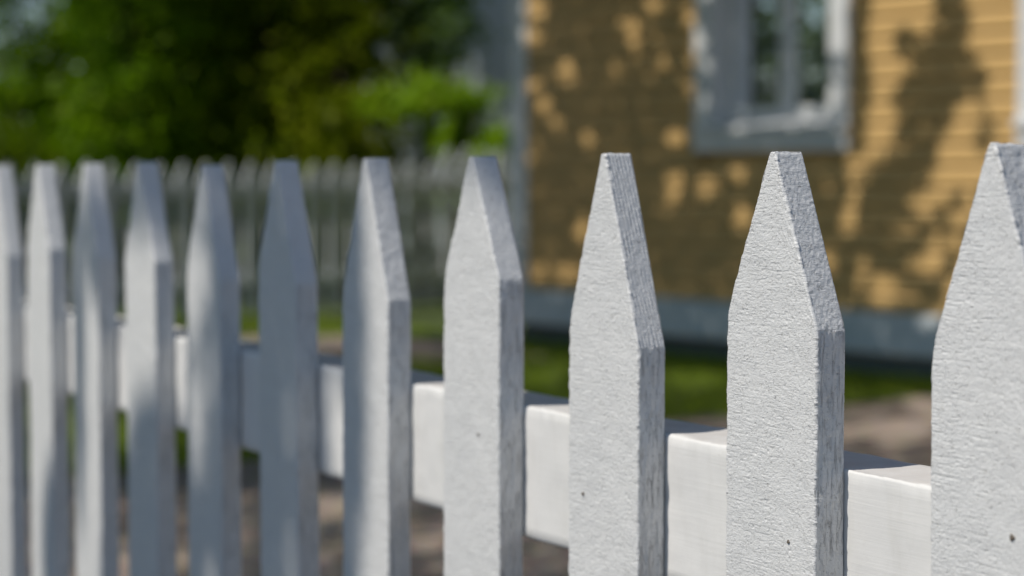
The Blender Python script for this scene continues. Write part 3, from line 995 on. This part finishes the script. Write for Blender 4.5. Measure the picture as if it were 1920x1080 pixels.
# C: shade on the yellow wall. a along the wall, b height
def px_wall(x, y):
    q = (x - 960) / FPX
    a = (1.888 - 9.84 * q) / (.648 + .761 * q)
    return a, 1 + (331 - y) / FPX * (9.84 + .761 * a)
def s_wall(rng, n):
    a = rng.uniform(-1.6, 3.3, n); b = rng.uniform(-.9, 3.0, n)
    P = np.stack([HO.x + HT.x * a, HO.y + HT.y * a, b], 1)
    return a, b, P
COINS = [(1012, 30, 24, 30), (1003, 80, 22, 24), (1066, 145, 18, 30), (1010, 168, 18, 18), (1190, 65, 20, 26), (1195, 88, 16, 18), (1235, 22, 22, 20), (1170, 50, 14, 12),
         (1026, 208, 18, 22), (1048, 240, 15, 14), (1106, 272, 17, 20), (1274, 268, 21, 24), (1160, 140, 10, 14), (1250, 128, 12, 14), (1232, 85, 12, 12), (1300, 45, 18, 26),
         (1318, 100, 16, 38), (1305, 128, 12, 16), (1335, 150, 14, 16), (1300, 180, 12, 18), (1332, 212, 12, 12), (1345, 10, 26, 16),
         (1275, 350, 20, 24), (1330, 365, 26, 26), (1268, 380, 16, 18), (1098, 440, 14, 30), (1075, 520, 40, 16), (1020, 520, 22, 14), (1400, 420, 22, 30), (1480, 340, 30, 26), (1390, 330, 18, 16),
         (1225, 500, 14, 16), (1140, 395, 12, 12), (1640, 565, 26, 14), (1712, 565, 24, 16), (1730, 510, 30, 24), (1790, 470, 22, 28), (1600, 420, 20, 40), (1440, 540, 24, 18), (1560, 500, 18, 22),
         (1490, 205, 26, 20), (1465, 235, 28, 16), (1430, 258, 30, 14), (1565, 210, 24, 30), (1540, 240, 24, 16), (1480, 140, 12, 40), (1520, 165, 14, 20), (1405, 268, 14, 12), (1580, 160, 12, 16)]
def k_wall(a, b, rng):
    q = (1.888 - .648 * a) / (9.84 + .761 * a)
    x = 960 + q * FPX; y = 331 - (b - 1) * FPX / (9.84 + .761 * a)
    wob = vnoise(x / 26, y / 26, 5) * 12
    left = x < 1596 + wob * .6
    wb2 = vnoise(x / 9, y / 9, 6) * 6; wb3 = vnoise(x / 11, y / 8, 7) * 6
    # band right of the window, the hanging bough and the low shade
    band = (np.abs(x - (1618 + wob * .7)) < 14) & (y < 300)
    bx = x + wb2 * 2.2 + wob * .6; by = y + wb3 * 2.6
    bough = ell(bx, by, 1782, 40, 34, 90) | ell(bx, by, 1770, 125, 62, 46) | ell(bx, by, 1815, 165, 40, 34) | ell(bx, by, 1742, 205, 60, 62) | ell(bx, by, 1722, 300, 40, 80) | ell(bx, by, 1660, 385, 44, 80) | ell(bx, by, 1850, 265, 13, 36) | ell(bx, by, 1700, 95, 15, 22)
    low = (x > 1590) & (x < 1800 + wob * 2) & (y > 420 + wob * 4) & (vnoise(x / 44, y / 56, 9) > -.22)
    low |= (y > 592) & (vnoise(x / 30, y / 30, 33) > -.5) & ~ell(x, y, 1648, 625, 16, 26)
    low |= ell(x, y, 1825, 430, 46, 70) & (vnoise(x / 22, y / 24, 11) > -.1)
    casing = (np.abs(x - 1578) < 22) & (y < 130)
    m = (left & ~casing) | band | bough | low
    for (cx, cy, rx, ry) in COINS:
        dn = .55 + .45 * math.sin(cx * 12.9 + cy * 4.1)          # some gaps are half closed by leaves
        hole = ((x + wb2 - cx) / (rx * .84)) ** 2 + ((y + wb3 - cy) / (ry * .84)) ** 2 < 1
        m &= ~(hole & (rng.uniform(0, 1, len(x)) > .10 * max(0, .5 - dn) * 2 - .0))
    m &= ~((vnoise(x / 9, y / 11, 51) > .70) & (vnoise(x / 50, y / 50, 52) > -.1) & (y < 590))
    for (x0, y0, x1, y1, wdt) in ((1395, 285, 1500, 190, 13), (1500, 280, 1585, 185, 12)):
        lx, ly = x1 - x0, y1 - y0; L = math.hypot(lx, ly)
        tt = ((x - x0) * lx + (y - y0) * ly) / L; dd = np.abs((x - x0) * ly - (y - y0) * lx) / L
        m &= ~((tt > 0) & (tt < L) & (dd < wdt + wb2))
    return m
rgC = np.random.default_rng(120)
CC = crown_leaves(rgC, 150000, s_wall, k_wall, 3.1, 4.1)
wp = lambda a, h, k: tuple(up(W(a, 0, h), (3.7 - h) / -LD.z))
big_tree('garden_tree', 'broad tree outside the left edge whose shade dapples the yellow wall', (-3.6, 8.8),
     [(-3.6, 8.8, -.1), (-3.55, 8.85, 1.5), (-3.5, 8.9, 2.8), (-3.3, 9.0, 3.8), (-3.1, 9.1, 4.6)], [.2, .16, .14, .11, .06], CC,
     [(-4.2, 9.6, 5.2, 1.0, .8, 6000), (-4.6, 8.2, 4.6, .9, .7, 5000)], .023, L_MID, 12,
     [wp(2.3, 1.0, 3.5), wp(1.9, 1.9, 3.4), wp(1.2, .9, 3.3), wp(2.6, 2.0, 3.6), wp(.5, .8, 3.5), wp(-.2, 1.3, 3.5), wp(1.3, 0.1, 3.5)])

# E: shade on the gravel and the near part of the lawn. a = X, b = Y on the ground
def s_ground(rng, n):
    a = rng.uniform(-2.6, 3.4, n); b = rng.uniform(3.4, 11.2, n)
    return a, b, np.stack([a, b, np.zeros(n)], 1)
GC = [(1690, 812, 70, 24), (1600, 815, 40, 16), (620, 955, 50, 22), (430, 935, 40, 14), (800, 1030, 40, 16), (1660, 700, 90, 12), (1310, 715, 60, 22), (1020, 690, 60, 40), (620, 625, 50, 26),
      (800, 600, 60, 16), (220, 830, 60, 40), (330, 850, 50, 22), (130, 850, 40, 60), (810, 690, 30, 10), (1500, 690, 60, 30), (1160, 720, 40, 22), (900, 650, 50, 24), (460, 640, 60, 26)]
def k_ground(a, b, rng):
    x = 960 + a / b * FPX; y = 331 + FPX / b
    wob = vnoise(x / 30, y / 14, 15) * 10
    m = vnoise(a * 2.2, b * 1.6, 21) > -.62
    for (cx, cy, rx, ry) in GC:
        m &= ~ell(x + wob, y, cx, cy, rx, ry)
    m &= ((a - HO.x) * HN.x + (b - HO.y) * HN.y) > .15
    m &= a < 3.2
    return m
rgE = np.random.default_rng(130)
CE = crown_leaves(rgE, 78000, s_ground, k_ground, 4.0, 5.2)
gp = lambda x, y, k: tuple(up((x, y, 0), k))
big_tree('birch_tree', 'tree outside the left edge shading the gravel yard behind the nearest fence', (-4.4, 5.0),
     [(-4.4, 5.0, -.1), (-4.38, 5.0, 1.4), (-4.3, 5.05, 2.8), (-4.2, 5.1, 4.0), (-4.0, 5.2, 5.0)], [.16, .13, .11, .09, .05], CE,
     [(-4.6, 5.2, 5.6, .8, .6, 4000)], .036, L_MID, 13,
     [gp(1, 5, 5.6), gp(1.5, 7, 5.6), gp(0, 6.5, 5.6), gp(-1, 8, 5.6), gp(1, 9, 5.8), gp(2.5, 8, 5.7), gp(-1.3, 5.5, 5.5)])

# background greenery behind the far fence
def dec(name, label, cat, x, y, h, blobs, lm, seed, r=.1, bark=None, leaf=.05, clump=.16, group='trees and shrubs behind the far fence', npc=60):
    bl = [(x + b[0], y + b[1], b[2], b[3], b[3], b[4], b[5]) for b in blobs]
    tp = [(x, y, -.1), (x + .05, y, h * .3), (x - .04, y + .05, h * .6), (x, y, h)]
    return tree(name, label, cat, (x, y), tp, [r, r * .8, r * .6, r * .3], bl, leaf, lm, bark, seed, group, clump, 2, npc)

dec('dark_tree', 'dense dark green tree rising behind the middle of the far fence', 'tree', -2.1, 16.6, 5.5,
    [(0, 0, 1.2, .9, 1.0, 9000), (.3, .1, 2.6, 1.1, .9, 10000), (-.4, -.2, 4.2, 1.5, 1.0, 7000), (.5, .3, 5.2, 1.2, .8, 3500)], L_DARK, 21, .16, M_BARK2)
dec('leafy_tree', 'mid green leafy tree behind the left part of the far fence', 'tree', -3.05, 15.9, 5.0,
    [(0.05, 0, 1.3, .5, .9, 6500), (.1, .2, 2.4, .62, .8, 6500), (-.5, -.3, 4.2, 1.4, .9, 5000), (1.2, -.5, 4.6, 1.1, .7, 3000)], L_MID, 22, .13)
dec('tall_hedge', 'dark leafy hedge at the left end of the far fence', 'hedge', -4.4, 15.3, 2.0,
    [(0, 0, .6, .7, .6, 5000), (.4, .1, .9, .5, .5, 3000), (-.6, 0, .9, .6, .5, 3000)], L_DARK, 23, .07)
dec('slender_tree', 'slender pale tree at the left edge with bright sky showing between its leaves', 'tree', -3.95, 17.2, 3.6,
    [(-.2, 0, 2.1, .45, .38, 420), (0, 0, 1.35, .5, .25, 1300), (-.25, 0, 1.68, .55, .13, 1500), (-.2, 0, 2.8, .6, .2, 2200), (.35, 0, 2.3, .25, .5, 900), (-.55, 0, 2.45, .3, .4, 380), (-.1, 0, 2.1, .5, .4, 700)], L_MID, 29, .03, leaf=.045, clump=.10, npc=22)
dec('olive_shrub', 'olive green shrub in front of the dark tree behind the fence', 'shrub', -1.35, 15.9, 2.3,
    [(0, 0, 1.0, .5, .7, 3800), (-.15, 0, 1.8, .45, .6, 3200), (.1, .1, 2.5, .5, .4, 2600)], L_OLIVE, 24, .06)
dec('bright_shrub', 'bright green sunlit shrub beside the pale house', 'shrub', -.47, 15.6, 1.8,
    [(0, 0, .8, .42, .5, 500), (.22, -.1, 1.52, .33, .10, 1500), (.12, -.05, 1.3, .36, .10, 1300), (-.15, 0, 1.68, .30, .09, 1200), (-.5, 0, 1.55, .2, .12, 700)], L_BRIGHT, 25, .04, leaf=.04, clump=.09)
dec('sage_tree', 'loose pale green young tree partly hiding the pale house', 'tree', -.78, 16.9, 4.0,
    [(0, 0, 1.9, .35, .35, 700), (.1, 0, 2.3, .5, .3, 1700), (.15, .1, 3.2, .7, .6, 2600)], L_SAGE, 26, .06, leaf=.045, clump=.12, npc=40)
dec('backdrop_tree', 'large dark tree farthest back behind the far fence', 'tree', -3.6, 20.5, 6.0,
    [(0, 0, 1.6, 1.8, 1.6, 12000), (1.0, .3, 3.0, 1.6, 1.4, 10000), (0, 0, 5.2, 2.0, 1.4, 9000)], L_DARK, 27, .2, M_BARK2, leaf=.07)
dec('backdrop_tree', 'large olive tree far back at the left edge', 'tree', -6.6, 21.5, 6.0,
    [(.3, 0, .9, 1.3, .6, 6000), (-.9, .3, 4.2, 1.8, .8, 9000)], L_OLIVE, 28, .2, M_BARK2, leaf=.07)
dec('reflected_bush', 'tall unseen bush added outside the left edge to darken the window reflections', 'shrub', -4.3, 10.9, 2.8,  # added out of view so the window panes mirror dark leaves
    [(0, 0, .9, .6, .8, 3500), (0, .7, 1.8, .7, .7, 3300), (-.1, -.5, 1.9, .6, .7, 2900), (0, .2, 2.8, .7, .6, 2200)], L_DARK, 31, .07, group=None)
wood = fast_obj  # far wood that closes the view
rng = np.random.default_rng(77)
N = 60000
wx = rng.uniform(-30, 26, N); wy = rng.uniform(44, 50, N); top = 8 + 2.0 * vnoise(wx / 3, wx * 0, 3) + 1.2 * vnoise(wx / .9, wx * 0, 4)
top = np.where(np.abs(wx + 11.2) < 1.9, 2.0 + .5 * vnoise(wx * 2, wx * 0, 8), top)
wz = rng.uniform(0, 1, N) ** .8 * top
V, F = leaves(rng, np.stack([wx, wy, wz], 1), .22)
wd = fast_obj('far_wood', V, F, L_MID)
wd['kind'] = 'stuff'; wd['label'] = 'far off wood closing the view behind the gardens'; wd['category'] = 'woodland'
